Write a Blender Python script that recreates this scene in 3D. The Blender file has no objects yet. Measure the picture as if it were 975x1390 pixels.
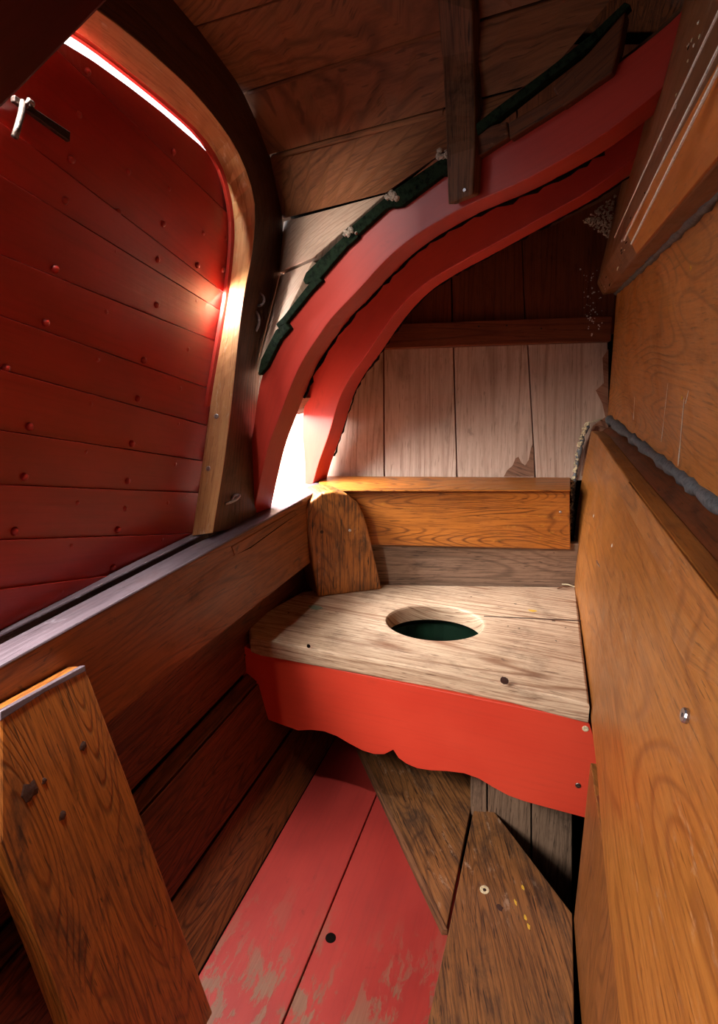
import bpy, bmesh, math, random
import numpy as np
from mathutils import Vector, Matrix
random.seed(7)
SC = bpy.context.scene
COL = SC.collection
# ------------------------------------------------------------------ camera model (975x1390 frame)
f = 800.0; cx = 487.0; cy = 650.0; H = 1.14
pit = math.atan(190 / f); yaw = math.atan(281 / math.hypot(f, 190))
Fw = np.array([-math.sin(yaw) * math.cos(pit), math.cos(yaw) * math.cos(pit), -math.sin(pit)])
Rt = np.array([math.cos(yaw), math.sin(yaw), 0.0]); Up = np.cross(Rt, Fw)
C0 = np.array([0, 0, H])
def ray(x, y): return Fw + Rt * (x - cx) / f - Up * (y - cy) / f
def on(x, y, ax, v):
    r = ray(x, y); return C0 + r * ((v - C0[ax]) / r[ax])
def X(x, y, v): return on(x, y, 0, v)
def Y(x, y, v): return on(x, y, 1, v)
def Z(x, y, v): return on(x, y, 2, v)
def PL(x, y, pl):
    P, n = pl; r = ray(x, y); return C0 + r * ((P - C0) @ n) / (r @ n)
def V(*a): return np.array(a, float)
def unit(v): v = np.array(v, float); return v / np.linalg.norm(v)
cam = bpy.data.cameras.new('camera'); co = bpy.data.objects.new('camera', cam); COL.objects.link(co)
cam.sensor_fit = 'VERTICAL'; cam.sensor_height = 36; cam.lens = f / 1390 * 36
cam.shift_y = -(695 - 650) / 1390; cam.shift_x = (487.5 - cx) / 1390
cam.clip_start = 0.01
M = Matrix(((Rt[0], Up[0], -Fw[0], 0), (Rt[1], Up[1], -Fw[1], 0), (Rt[2], Up[2], -Fw[2], H), (0, 0, 0, 1)))
co.matrix_world = M
SC.camera = co
SC.view_settings.view_transform = 'Standard'; SC.view_settings.look = 'None'
SC.view_settings.gamma = 1; SC.view_settings.use_curve_mapping = False; SC.view_settings.exposure = .3

# ------------------------------------------------------------------ materials
def lin(c):
    return tuple(((v / 255) / 12.92 if v / 255 <= .04045 else (((v / 255) + .055) / 1.055) ** 2.4) for v in c) + (1,)
class NT:
    def __init__(s, name):
        s.m = bpy.data.materials.new(name); s.m.use_nodes = True; s.t = s.m.node_tree; s.t.nodes.clear()
        s.out = s.t.nodes.new('ShaderNodeOutputMaterial'); s.b = s.t.nodes.new('ShaderNodeBsdfPrincipled')
        s.t.links.new(s.b.outputs[0], s.out.inputs[0])
        s.uv = s.t.nodes.new('ShaderNodeUVMap').outputs[0]
        g = s.t.nodes.new('ShaderNodeNewGeometry'); s.pos = g.outputs['Position']
    def l(s, a, b): s.t.links.new(a, b)
    def put(s, sock, v):
        if isinstance(v, bpy.types.NodeSocket): s.l(v, sock)
        else: sock.default_value = v
    def map(s, sc, vec=None):
        n = s.t.nodes.new('ShaderNodeMapping'); s.l(vec or s.uv, n.inputs[0]); n.inputs['Scale'].default_value = sc
        return n.outputs[0]
    def noise(s, sc, det=3, rough=.55, dist=0, vec=None, scale=1):
        n = s.t.nodes.new('ShaderNodeTexNoise'); s.l(s.map(sc, vec), n.inputs['Vector'])
        n.inputs['Scale'].default_value = scale; n.inputs['Detail'].default_value = det
        n.inputs['Roughness'].default_value = rough; n.inputs['Distortion'].default_value = dist
        return n.outputs[0]
    def math(s, op, a, b=0, c=0):
        n = s.t.nodes.new('ShaderNodeMath'); n.operation = op
        s.put(n.inputs[0], a); s.put(n.inputs[1], b); s.put(n.inputs[2], c); return n.outputs[0]
    def ramp(s, v, a, b):      # smooth 0..1 between a and b
        n = s.t.nodes.new('ShaderNodeMapRange'); n.interpolation_type = 'SMOOTHSTEP'
        s.put(n.inputs[0], v); n.inputs[1].default_value = a; n.inputs[2].default_value = b; return n.outputs[0]
    def mix(s, fac, a, b, mode='MIX'):
        n = s.t.nodes.new('ShaderNodeMix'); n.data_type = 'RGBA'; n.blend_type = mode
        s.put(n.inputs[0], fac); s.put(n.inputs[6], a); s.put(n.inputs[7], b); return n.outputs[2]
    def bump(s, h, st, dist=.002, nrm=None):
        n = s.t.nodes.new('ShaderNodeBump'); n.inputs['Strength'].default_value = st; n.inputs['Distance'].default_value = dist
        s.l(h, n.inputs['Height'])
        if nrm: s.l(nrm, n.inputs['Normal'])
        return n.outputs[0]
    def fin(s, col, rough, nrm=None, spec=.5, coat=0):
        s.put(s.b.inputs['Base Color'], col); s.put(s.b.inputs['Roughness'], rough)
        s.b.inputs['Specular IOR Level'].default_value = spec; s.b.inputs['Coat Weight'].default_value = coat
        s.b.inputs['Coat Roughness'].default_value = .25
        if nrm: s.l(nrm, s.b.inputs['Normal'])
        return s.m

def wood_core(n, light, dark, ring=26, ringamt=.6, us=1.1, vs=7.5, fib=.35, cov=.5):
    """returns colour socket, height socket"""
    base = n.noise((us, vs, 1), 1.2, .45, .15)
    tw = n.math('MULTIPLY', base, ring)
    fr = n.math('FRACT', tw)
    tri = n.math('ABSOLUTE', n.math('SUBTRACT', fr, .5))          # 0..0.5
    line = n.ramp(tri, .27, .5)                                   # thin late-wood lines
    mod = n.noise((us * 2.5, vs * 2, 1), 3)
    line = n.math('MULTIPLY', line, n.ramp(mod, .3, .6))
    fibre = n.noise((6, 150, 1), 5, .75)
    fibre2 = n.noise((28, 620, 1), 2, .6)
    blotch = n.noise((2.4, 6, 1), 4, .6)
    c = n.mix(n.ramp(blotch, .25, .75), light, tuple(light[i] * .72 + dark[i] * .28 for i in range(4)))
    c = n.mix(n.math('MULTIPLY', n.ramp(fibre, .42, .66), min(1, fib * 1.35)), c, dark)
    pores = n.noise((16, 210, 1), 2, .5, vec=n.uv)
    c = n.mix(n.math('MULTIPLY', n.ramp(pores, .62, .68), min(1, fib * 1.5)), c, tuple(x * .5 for x in dark[:3]) + (1,))
    c = n.mix(n.math('MULTIPLY', n.ramp(fibre2, .5, .75), fib * .7), c, dark)
    c = n.mix(n.math('MULTIPLY', line, ringamt), c, dark)
    h = n.math('ADD', n.math('MULTIPLY', line, -.6), n.math('MULTIPLY', fibre, .5))
    return c, h

def wood(name, light, dark, rough=.4, ring=26, ringamt=.6, us=1.1, vs=7.5, fib=.35, dirt=.4, dirtcol=(14, 9, 6), bs=.25,
         coat=0, scuff=0, scuffcol=(150, 130, 125), scale=1.0, spec=.5, dl=.56):
    n = NT(name); light = lin(light); dark = lin(dark)
    c, h = wood_core(n, light, dark, ring, ringamt, us * scale, vs * scale, fib)
    d = n.noise((6, 9, 1), 6, .7, .4)
    spots = n.noise((14, 34, 1), 5, .65, .8)
    c = n.mix(n.math('MULTIPLY', n.ramp(d, dl, .76), dirt), c, lin(dirtcol))
    c = n.mix(n.math('MULTIPLY', n.ramp(spots, .64, .72), dirt), c, lin(dirtcol))
    if scuff:
        sc = n.noise((24, 60, 1), 5, .75, .2); sc2 = n.noise((3, 4, 1), 3)
        k = n.math('MULTIPLY', n.ramp(sc, .55, .7), n.ramp(sc2, .45, .62))
        c = n.mix(n.math('MULTIPLY', k, scuff), c, lin(scuffcol))
    r = n.math('ADD', rough, n.math('MULTIPLY', n.ramp(d, .4, .75), .2))
    return n.fin(c, r, n.bump(h, bs), spec, coat)

def paint(name, col, col2, rough=.42, chips=0.0, chipcol=(120, 92, 72), grain=.3, dirt=.2, mask=None, bs=.2, spec=.5):
    n = NT(name)
    v = n.noise((3, 5, 1), 5, .6)
    fibre = n.noise((5, 120, 1), 4, .6)
    c = n.mix(n.ramp(v, .3, .72), lin(col), lin(col2))
    c = n.mix(n.math('MULTIPLY', n.ramp(fibre, .45, .75), grain), c, lin(tuple(x * .6 for x in col)))
    d = n.noise((10, 18, 1), 6, .7, .5)
    c = n.mix(n.math('MULTIPLY', n.ramp(d, .6, .75), dirt), c, lin((30, 14, 10)))
    h = fibre
    if chips:
        k0 = n.noise((9, 26, 1), 8, .72, .3); big = n.noise((1.6, 2.6, 1), 2)
        lo = .60 if not mask else .56
        k = n.ramp(k0, lo, lo + .05)
        k = n.math('MULTIPLY', k, n.ramp(big, .4, .55))
        if mask: k = n.math('MULTIPLY', n.ramp(k0, .5, .56), mask(n))
        k = n.math('MULTIPLY', k, chips)
        wf = n.noise((9, 300, 1), 4)
        c = n.mix(k, c, n.mix(wf, lin(chipcol), lin(tuple(x * .55 for x in chipcol))))
        h = n.math('ADD', n.math('MULTIPLY', fibre, .4), n.math('MULTIPLY', k, -1.5))
    return n.fin(c, rough, n.bump(h, bs), spec)

def plain(name, col, rough=.5, metal=0, nscale=60, amt=.5, bs=.3):
    n = NT(name)
    v = n.noise((1, 1, 1), 5, .65, 0, n.pos, nscale)
    c = n.mix(n.math('MULTIPLY', n.ramp(v, .4, .7), amt), lin(col), lin(tuple(x * .4 for x in col)))
    n.b.inputs['Metallic'].default_value = metal
    return n.fin(c, rough, n.bump(v, bs), .5 if rough < .78 else .05)

oak = wood('orange_varnished_oak', (180, 106, 38), (92, 46, 16), .36, ring=40, ringamt=.85, dirt=.35, fib=.4, dl=.62, scuff=.25, scuffcol=(226, 170, 60))
oak_big = wood('honey_varnished_board', (170, 104, 42), (106, 54, 20), .38, ring=22, ringamt=.5, us=1.0, vs=5, fib=.4, dirt=.22, dl=.66, scuff=.2, scuffcol=(226, 190, 150))
oak_rail = wood('aged_varnished_rail_wood', (150, 88, 38), (70, 36, 14), .42, ring=20, ringamt=.5, dirt=.6, fib=.4)
oak_dark = wood('dark_varnished_wood', (112, 58, 28), (34, 16, 8), .38, ring=34, ringamt=.75, dirt=.6, fib=.6, bs=.35)
oak_knee = wood('knotty_dark_oak', (168, 96, 36), (58, 28, 10), .36, ring=30, ringamt=.6, us=1.6, vs=9, dirt=.9, fib=.5, dl=.52, bs=.3)
oak_block = wood('worn_block_wood', (178, 108, 44), (58, 30, 12), .42, ring=16, ringamt=.5, dirt=.9, fib=.7, dl=.5, us=2, scuff=.5, scuffcol=(208, 190, 180))
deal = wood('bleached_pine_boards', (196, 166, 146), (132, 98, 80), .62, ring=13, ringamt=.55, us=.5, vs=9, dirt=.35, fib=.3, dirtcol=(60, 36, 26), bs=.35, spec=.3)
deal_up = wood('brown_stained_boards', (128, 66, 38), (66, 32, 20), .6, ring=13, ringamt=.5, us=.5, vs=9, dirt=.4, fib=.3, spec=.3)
ceil_w = wood('aged_pine_ceiling_boards', (150, 94, 58), (84, 46, 26), .62, ring=20, ringamt=.55, us=.7, vs=9, dirt=.35, fib=.35, spec=.3, dirtcol=(40, 20, 10))
ceil_p = wood('bleached_window_lit_board', (206, 176, 152), (150, 112, 86), .62, ring=20, ringamt=.5, us=.7, vs=9, dirt=.25, fib=.3, spec=.3, dirtcol=(60, 36, 20))  # bleached tone, with the window's brightness also put into the colour
seat_w = wood('scrubbed_pine_seat_board', (206, 178, 148), (122, 80, 54), .58, ring=24, ringamt=.85, us=.3, vs=7, dirt=.6, fib=.5, dl=.5, dirtcol=(70, 48, 34), bs=.5, spec=.35)
seat_e = wood('scrubbed_pine_seat_edge', (206, 172, 132), (130, 78, 48), .55, ring=24, ringamt=.9, us=.9, vs=14, dirt=.3, fib=.2, bs=.5, spec=.35)
grey_w = wood('weathered_grey_board', (142, 112, 90), (66, 48, 36), .65, ring=16, ringamt=.5, dirt=.7, fib=.5, spec=.3)
floor_b = wood('dirty_brown_floorboard', (138, 88, 46), (62, 36, 20), .5, ring=28, ringamt=.6, dirt=.8, fib=.7, dl=.46, scuff=.8, scuffcol=(160, 128, 104))
frame_d = wood('dark_stained_frame_wood', (92, 52, 28), (36, 18, 10), .42, ring=14, ringamt=.4, dirt=.7, fib=.5, dl=.5)
frame_l = wood('bleached_frame_lining', (196, 144, 92), (146, 84, 40), .45, ring=12, ringamt=.3, dirt=.35, fib=.35, dirtcol=(120, 66, 26), scuff=.6, scuffcol=(222, 206, 186))
batten_w = wood('weathered_batten', (128, 84, 54), (54, 32, 20), .6, ring=12, ringamt=.4, dirt=.8, fib=.5, spec=.3)
wedge_w = wood('patchy_brown_wedge_wood', (112, 62, 30), (50, 26, 14), .6, ring=12, ringamt=.4, dirt=.5, fib=.4, scuff=1, scuffcol=(176, 128, 92), spec=.3)
beam_w = wood('brown_varnished_beam', (134, 82, 44), (76, 40, 20), .4, ring=10, ringamt=.3, dirt=.4, fib=.4, scuff=.5, scuffcol=(200, 176, 150))
strip_o = wood('orange_strip', (190, 110, 34), (140, 70, 20), .38, ring=8, ringamt=.2, dirt=.15, fib=.25)
wall_o = wood('golden_oak_wall_board', (184, 112, 44), (110, 60, 24), .42, ring=32, ringamt=.6, us=1.3, vs=6, dirt=.25, fib=.35, dirtcol=(70, 40, 20), scuff=.25, scuffcol=(226, 200, 110))
ledge_w = wood('reddish_ledge_wood', (112, 56, 26), (50, 24, 12), .42, ring=18, ringamt=.5, dirt=.5, fib=.5)
rail_top = wood('worn_grey_violet_paint', (92, 78, 84), (50, 38, 42), .36, ring=8, ringamt=.3, dirt=.6, fib=.4, dirtcol=(60, 36, 30), scuff=.5, scuffcol=(170, 162, 172))
red_panel = paint('deep_red_gloss_paint', (176, 42, 32), (150, 32, 24), .36, grain=.25, dirt=.25)
red_arch = paint('faded_red_paint', (188, 58, 44), (168, 44, 34), .38, grain=.15, dirt=.25)
red_apron = paint('bright_red_apron_paint', (200, 62, 40), (190, 52, 32), .48, grain=.12, dirt=.12, bs=.1)
def fmask(n):
    s = n.t.nodes.new('ShaderNodeSeparateXYZ'); n.l(n.pos, s.inputs[0])
    a = n.math('MULTIPLY', s.outputs[1], -1)
    big = n.noise((3, 3, 1), 2)
    return n.ramp(n.math('ADD', a, n.math('MULTIPLY', big, .5)), -.74, -.46)
red_floor = paint('scuffed_red_floor_paint', (152, 46, 38), (132, 35, 30), .46, chips=.85, chipcol=(140, 104, 80), mask=fmask, grain=.2, dirt=.4)
maroon = paint('dark_maroon_paint', (96, 22, 22), (76, 16, 18), .45, dirt=.2)
green_e = plain('flaking_green_black_paint', (32, 44, 30), .86, nscale=110, amt=1, bs=1)
caulk = plain('grey_black_caulking', (92, 94, 96), .6, nscale=120, amt=.8, bs=.8)
crumb = plain('cream_crumbs', (206, 186, 150), .8, nscale=200)
fluff = plain('grey_oakum_fluff', (196, 176, 156), .9, nscale=300, amt=.8, bs=1)
steel = plain('galvanised_steel', (196, 194, 200), .34, 1, 200, .4)
steel_d = plain('dull_worn_iron', (128, 112, 104), .45, 1, 240, .9)
rust = plain('rusty_dark_iron', (64, 46, 38), .5, .6, 200, .7)
darkw = plain('dark_bilge_wood', (28, 18, 12), .95, nscale=20)
tub_m = plain('dark_green_bucket', (20, 44, 30), .35, nscale=20)
knot_m = plain('dark_knot', (52, 26, 16), .6, nscale=150)
seam_m = plain('dark_seam_filler', (16, 9, 6), .9, nscale=40)
redseam = plain('red_seam_filler', (120, 34, 28), .7, nscale=40)
white_c = plain('white_droppings', (226, 216, 204), .8, nscale=300, amt=.3)
yellow_c = plain('yellow_paint_fleck', (206, 160, 50), .6, nscale=300, amt=.3)
green_c = plain('green_paint_stain', (120, 136, 112), .7, nscale=300, amt=.5)

# ------------------------------------------------------------------ mesh helpers
def newobj(name, bm, mat, parent=None, g=None, bev=0, smooth=False, uvdone=False, seg=2, shear=0):
    bmesh.ops.recalc_face_normals(bm, faces=bm.faces)
    me = bpy.data.meshes.new(name)
    if not uvdone:
        uvl = bm.loops.layers.uv.verify()
        g = unit(g if g is not None else (0, 1, 0)); off = (random.uniform(0, 20), random.uniform(0, 20))
        if shear:
            hh = unit(np.cross((0, 0, 1), g)); zz = V(0, 0, shear); zz = zz - (zz @ g) * g
            for fc in bm.faces:
                for lp in fc.loops:
                    p = np.array(lp.vert.co); lp[uvl].uv = (p @ g + off[0], p @ hh + p @ zz + off[1])
        for fc in bm.faces if not shear else ():
            fc.normal_update(); nr = np.array(fc.normal)
            gg = g
            if abs(nr @ g) > .8:
                gg = unit(np.cross(nr, (0.31, 0.2, 0.9)))
            h = unit(np.cross(nr, gg)); gg2 = unit(np.cross(h, nr))
            for lp in fc.loops:
                p = np.array(lp.vert.co); lp[uvl].uv = (p @ gg2 + off[0], p @ h + off[1])
    bm.to_mesh(me); bm.free()
    me.materials.append(mat)
    if smooth:
        for p in me.polygons: p.use_smooth = True
    o = bpy.data.objects.new(name, me); COL.objects.link(o)
    if parent:
        o.parent = parent; o.matrix_parent_inverse = parent.matrix_basis.inverted()
    if bev:
        m = o.modifiers.new('bevel', 'BEVEL'); m.width = bev; m.segments = seg; m.limit_method = 'ANGLE'; m.angle_limit = math.radians(35)
    return o
def tag(o, label=None, cat=None, group=None, kind=None):
    if label: o['label'] = label
    if cat: o['category'] = cat
    if group: o['group'] = group
    if kind: o['kind'] = kind
    return o
def empty(name, loc):
    o = bpy.data.objects.new(name, None); COL.objects.link(o); o.location = Vector(loc); o.empty_display_size = .05
    return o
def prism(bm, pts, vec):
    vec = np.array(vec, float)
    a = [bm.verts.new(p) for p in pts]; b = [bm.verts.new(np.array(p) + vec) for p in pts]
    k = len(pts); bm.faces.new(a); bm.faces.new(b[::-1])
    for i in range(k): bm.faces.new((a[i], a[(i + 1) % k], b[(i + 1) % k], b[i]))
def slab(name, pts, vec, mat, parent=None, g=None, bev=.002):
    bm = bmesh.new(); prism(bm, pts, vec); return newobj(name, bm, mat, parent, g, bev)
def resample(P, n):
    P = [np.array(p, float) for p in P]; d = [0]
    for a, b in zip(P[:-1], P[1:]): d.append(d[-1] + np.linalg.norm(b - a))
    out = []
    for i in range(n):
        t = d[-1] * i / (n - 1); k = max(j for j in range(len(d)) if d[j] <= t + 1e-12); k = min(k, len(P) - 2)
        u = (t - d[k]) / (d[k + 1] - d[k] + 1e-12); out.append(P[k] * (1 - u) + P[k + 1] * u)
    return out
def smooth_curve(P, it=2):
    P = [np.array(p, float) for p in P]
    for _ in range(it):
        Q = [P[0]]
        for a, b in zip(P[:-1], P[1:]): Q += [a * .75 + b * .25, a * .25 + b * .75]
        Q.append(P[-1]); P = Q
    return P
def loft(bm, rails, closed=True, u0=None):
    """rails: list of equally long point lists; ring across rails; UV u along, v around"""
    uvl = bm.loops.layers.uv.verify(); off = (random.uniform(0, 20), random.uniform(0, 20))
    n = len(rails[0]); k = len(rails)
    vs = [[bm.verts.new(p) for p in r] for r in rails]
    L = [0]
    for i in range(1, n): L.append(L[-1] + np.linalg.norm(np.array(rails[0][i]) - np.array(rails[0][i - 1])))
    W = [0]
    mid = n // 2
    for j in range(1, k + 1): W.append(W[-1] + np.linalg.norm(np.array(rails[j % k][mid]) - np.array(rails[j - 1][mid])))
    for j in range(k if closed else k - 1):
        for i in range(n - 1):
            j2 = (j + 1) % k
            fc = bm.faces.new((vs[j][i], vs[j][i + 1], vs[j2][i + 1], vs[j2][i]))
            uv = ((L[i], W[j]), (L[i + 1], W[j]), (L[i + 1], W[j + 1]), (L[i], W[j + 1]))
            for lp, q in zip(fc.loops, uv): lp[uvl].uv = (q[0] + off[0], q[1] + off[1])
    if closed:
        for i in (0, n - 1):
            fc = bm.faces.new([vs[j][i] for j in range(k)])
            for lp in fc.loops: lp[uvl].uv = (lp.vert.co[0] + off[0], lp.vert.co[2] + off[1])
def band(name, A, B, vec, mat, parent=None, n=28, bev=.0015, sm=True):
    """solid between curves A and B, thickened by vec"""
    if sm: A = smooth_curve(A); B = smooth_curve(B)
    A = resample(A, n); B = resample(B, n); vec = np.array(vec, float)
    bm = bmesh.new(); loft(bm, [A, B, [b + vec for b in B], [a + vec for a in A]])
    return newobj(name, bm, mat, parent, bev=bev, uvdone=True)
def tube(bm, pts, r, seg=8, cap=True):
    pts = [Vector(p) for p in pts]; rings = []
    for i, p in enumerate(pts):
        d = (pts[min(i + 1, len(pts) - 1)] - pts[max(i - 1, 0)]).normalized()
        a = d.cross(Vector((.13, .27, .95))).normalized(); b = d.cross(a)
        rr = r[i] if isinstance(r, (list, tuple)) else r
        rings.append([bm.verts.new(p + (a * math.cos(t) + b * math.sin(t)) * rr) for t in [2 * math.pi * k / seg for k in range(seg)]])
    for q, w in zip(rings[:-1], rings[1:]):
        for k in range(seg): bm.faces.new((q[k], q[(k + 1) % seg], w[(k + 1) % seg], w[k]))
    if cap: bm.faces.new(rings[0]); bm.faces.new(rings[-1][::-1])
def blob(bm, c, nrm, r, h, seg=10, rings=3, jit=0):
    """flattened dome on a surface"""
    nrm = Vector(nrm).normalized(); a = nrm.orthogonal().normalized(); b = nrm.cross(a); c = Vector(c)
    prev = [bm.verts.new(c - nrm * h * .3 + (a * math.cos(t) + b * math.sin(t)) * r) for t in [2 * math.pi * k / seg for k in range(seg)]]
    bm.faces.new(prev[::-1])
    for q in range(rings):
        ph = math.pi / 2 * (q) / rings
        rr = r * math.cos(ph); hh = h * math.sin(ph)
        cur = [bm.verts.new(c + nrm * hh + (a * math.cos(t) + b * math.sin(t)) * rr * random.uniform(1 - jit, 1 + jit)) for t in [2 * math.pi * k / seg for k in range(seg)]]
        for k in range(seg): bm.faces.new((prev[k], prev[(k + 1) % seg], cur[(k + 1) % seg], cur[k]))
        prev = cur
    top = bm.verts.new(c + nrm * h)
    for k in range(seg): bm.faces.new((prev[k], prev[(k + 1) % seg], top))
def screw(name, c, nrm, r, mat, parent, label=None, h=.002):
    bm = bmesh.new(); n = Vector(nrm).normalized(); a = n.orthogonal().normalized(); b = n.cross(a); c = Vector(c)
    R = []
    for rr, hh in ((r, -.002), (r, h * .6), (r * .85, h), (r * .3, h), (r * .25, h * .3)):
        R.append([bm.verts.new(c + n * hh + (a * math.cos(t) + b * math.sin(t)) * rr) for t in [2 * math.pi * k / 12 for k in range(12)]])
    for q, w in zip(R[:-1], R[1:]):
        for k in range(12): bm.faces.new((q[k], q[(k + 1) % 12], w[(k + 1) % 12], w[k]))
    bm.faces.new(R[-1]); bm.faces.new(R[0][::-1])
    o = newobj(name, bm, mat, parent)
    if label: o['label'] = label
    return o
yv = V(0, 1, 0)

# ------------------------------------------------------------------ reference planes
ww = unit((.96, .28, 0)); nb = unit((.28, -.96, 0))            # back wall directions (nb faces the room)
rake = math.radians(12)
nr = unit(nb * math.cos(rake) + V(0, 0, 1) * math.sin(rake) * -1)
nr = unit(nb * math.cos(rake) + V(0, 0, 1) * math.sin(rake))
Pw = Z(600, 648, .72)
WALL = (Pw, nr)
W0 = (V(-.492, 1.6, .42), nb)                                 # back board behind the seat
WR = (W0[0] + nb * .02, nb)                                    # rail in front of it
aa = math.radians(15); dA = V(math.sin(aa), math.cos(aa), 0)   # depth direction of the two arched frames
A1 = (Z(344, 698, .72), dA); A2 = (Z(425, 656, .72), dA)

# ------------------------------------------------------------------ back wall
uw = unit(np.cross(nr, ww)); uw = uw if uw[2] > 0 else -uw
def wallboards(name, seams, mat, parent, top, bot, kind=None, root=None):
    bm = bmesh.new()
    for i in range(len(seams) - 1):
        (xa, ya, xb, yb), (xc, yc, xd, yd) = seams[i], seams[i + 1]
        def edge(x1, y1, x2, y2, y): t = (y - y1) / (y2 - y1); return x1 + (x2 - x1) * t
        g = .9
        pts = [PL(edge(xa, ya, xb, yb, top) + g, top, WALL), PL(edge(xc, yc, xd, yd, top) - g, top, WALL),
               PL(edge(xc, yc, xd, yd, bot) - g, bot, WALL), PL(edge(xa, ya, xb, yb, bot) + g, bot, WALL)]
        prism(bm, pts, -nr * .02)
    return newobj(name, bm, mat, parent, uw, .0015)
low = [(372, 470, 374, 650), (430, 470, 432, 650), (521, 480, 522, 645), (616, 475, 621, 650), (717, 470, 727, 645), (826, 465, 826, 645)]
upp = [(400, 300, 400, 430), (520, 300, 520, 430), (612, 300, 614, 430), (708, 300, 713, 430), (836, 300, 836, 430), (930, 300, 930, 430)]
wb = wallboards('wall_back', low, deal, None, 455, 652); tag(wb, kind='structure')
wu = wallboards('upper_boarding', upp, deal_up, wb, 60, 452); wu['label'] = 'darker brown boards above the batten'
# backing with reddish seam filler
slab('seam_filler', [PL(380, 455, WALL) - nr * .012, PL(826, 455, WALL) - nr * .012, PL(826, 652, WALL) - nr * .012, PL(380, 652, WALL) - nr * .012], -nr * .02, redseam, wb)
slab('backing', [PL(300, -60, WALL) - nr * .03, PL(960, -60, WALL) - nr * .03, PL(960, 1100, WALL) - nr * .03, PL(300, 1100, WALL) - nr * .03], -nr * .03, darkw, wb)
# batten
BT = (Pw + nr * .022, nr)
bt = slab('wall_batten', [PL(502, 441, BT), PL(832, 428, BT), PL(830, 463, BT), PL(504, 474, BT)], -nr * .021, deal_up, None, ww, .003)
tag(bt, 'brown horizontal wooden batten across the vertical boards of the back wall', 'batten')
for q in ((650, 443), (688, 442), (735, 446)):
    bm = bmesh.new(); blob(bm, PL(q[0], q[1], (Pw + nr * .0225, nr)), nr, .003, .001); newobj('nail', bm, rust, bt)
# brown water stain at foot of the boards
def decal(name, pts, pl, lift, mat, parent, label=None, n=nr):
    o = slab(name, [PL(x, y, pl) + n * lift for x, y in pts], -n * (lift + .001), mat, parent, bev=0)
    if label: o['label'] = label
    return o
stain_m = wood('dark_water_stain', (138, 98, 76), (62, 36, 24), .7, ring=10, ringamt=.5, dirt=.6, spec=.2)
redst_m = wood('reddish_stain', (158, 108, 82), (110, 62, 42), .7, ring=10, ringamt=.5, dirt=.3, spec=.2)
decal('stain', [(684, 647), (689, 638), (696, 632), (700, 622), (704, 620), (708, 628), (713, 632), (718, 624), (721, 608), (724, 600), (725, 647)], WALL, .0007, stain_m, wb, 'dark brown water stain')
decal('stain', [(826, 474), (818, 486), (820, 520), (809, 530), (818, 548), (822, 566), (805, 578), (797, 600), (792, 625), (789, 646), (826, 646)], WALL, .0007, redst_m, wb, 'reddish brown stain')
# backrest cap, board and lower grey board
capP = (W0[0] + nb * .045, nb)
a = PL(433, 662, capP); b = PL(776, 663, capP)
brs = empty('backrest', (-.3, 1.65, .55)); tag(brs, 'orange varnished oak backrest board with narrow cap rail behind the pale seat', 'backrest')
bcap = slab('cap_rail', [PL(433, 665, capP), PL(775, 665, capP), Z(776, 649, .725) - nb * .01, Z(433, 647, .725) - nb * .01], (0, 0, -.005), oak, brs, ww, .003)
bro = slab('board', [PL(470, 667, WR), PL(774, 667, WR), PL(775, 746, WR), PL(470, 739, WR)], -nb * .022, oak, brs, ww, .003)
screw('nail_head', PL(761, 695, WR), nb, .004, steel, bro)
glb = slab('back_upstand', [PL(440, 730, W0), PL(790, 738, W0), PL(790, 802, W0), PL(440, 799, W0)], -nb * .02, grey_w, None, ww, .002)
tag(glb, 'weathered grey wooden upstand between the seat and the backrest board', 'board')

# ------------------------------------------------------------------ seat
ZS = .42; TH = .044
bench = empty('toilet_bench', (-.25, 1.4, .2))
tag(bench, 'pale scrubbed wooden toilet bench with round hole and scalloped red front board', 'bench')
outl = [(337, 853), (350, 838), (372, 824), (410, 803), (470, 795), (520, 793), (782, 797), (801, 956), (700, 931), (600, 912), (480, 891), (352, 868), (340, 864)]
outer = [Z(x, y, ZS) for x, y in outl]
cen = Z(590, 845, ZS)
e0 = Z(526, 841, ZS); e1 = Z(656, 847, ZS)
NH = 48
rx = np.linalg.norm(e1 - e0) / 2; cen = (e0 + e1) / 2; ux = unit(e1 - e0); uy = np.cross((0, 0, 1), ux)
hb = Z(585, 821, ZS); hf = Z(595, 868, ZS); ry = np.linalg.norm(hb - hf) / 2
cen = cen * .5 + (hb + hf) / 2 * .5
bm = bmesh.new()
def ins_ring(z, s): return [cen + (ux * math.cos(t) * rx + uy * math.sin(t) * ry) * s + V(0, 0, z - ZS) for t in [2 * math.pi * k / NH for k in range(NH)]]
def outer_at(t):   # intersect ray from the hole centre with the outline
    d = ux * math.cos(t) * rx + uy * math.sin(t) * ry; best = None
    for i in range(len(outer)):
        p, q = outer[i], outer[(i + 1) % len(outer)]
        A = np.array([[d[0], p[0] - q[0]], [d[1], p[1] - q[1]]]); r = p[:2] - cen[:2]
        if abs(np.linalg.det(A)) < 1e-9: continue
        s, u = np.linalg.solve(A, r)
        if s > 0 and -1e-6 <= u <= 1 + 1e-6: best = s if best is None else min(best, s)
    return best
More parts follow.
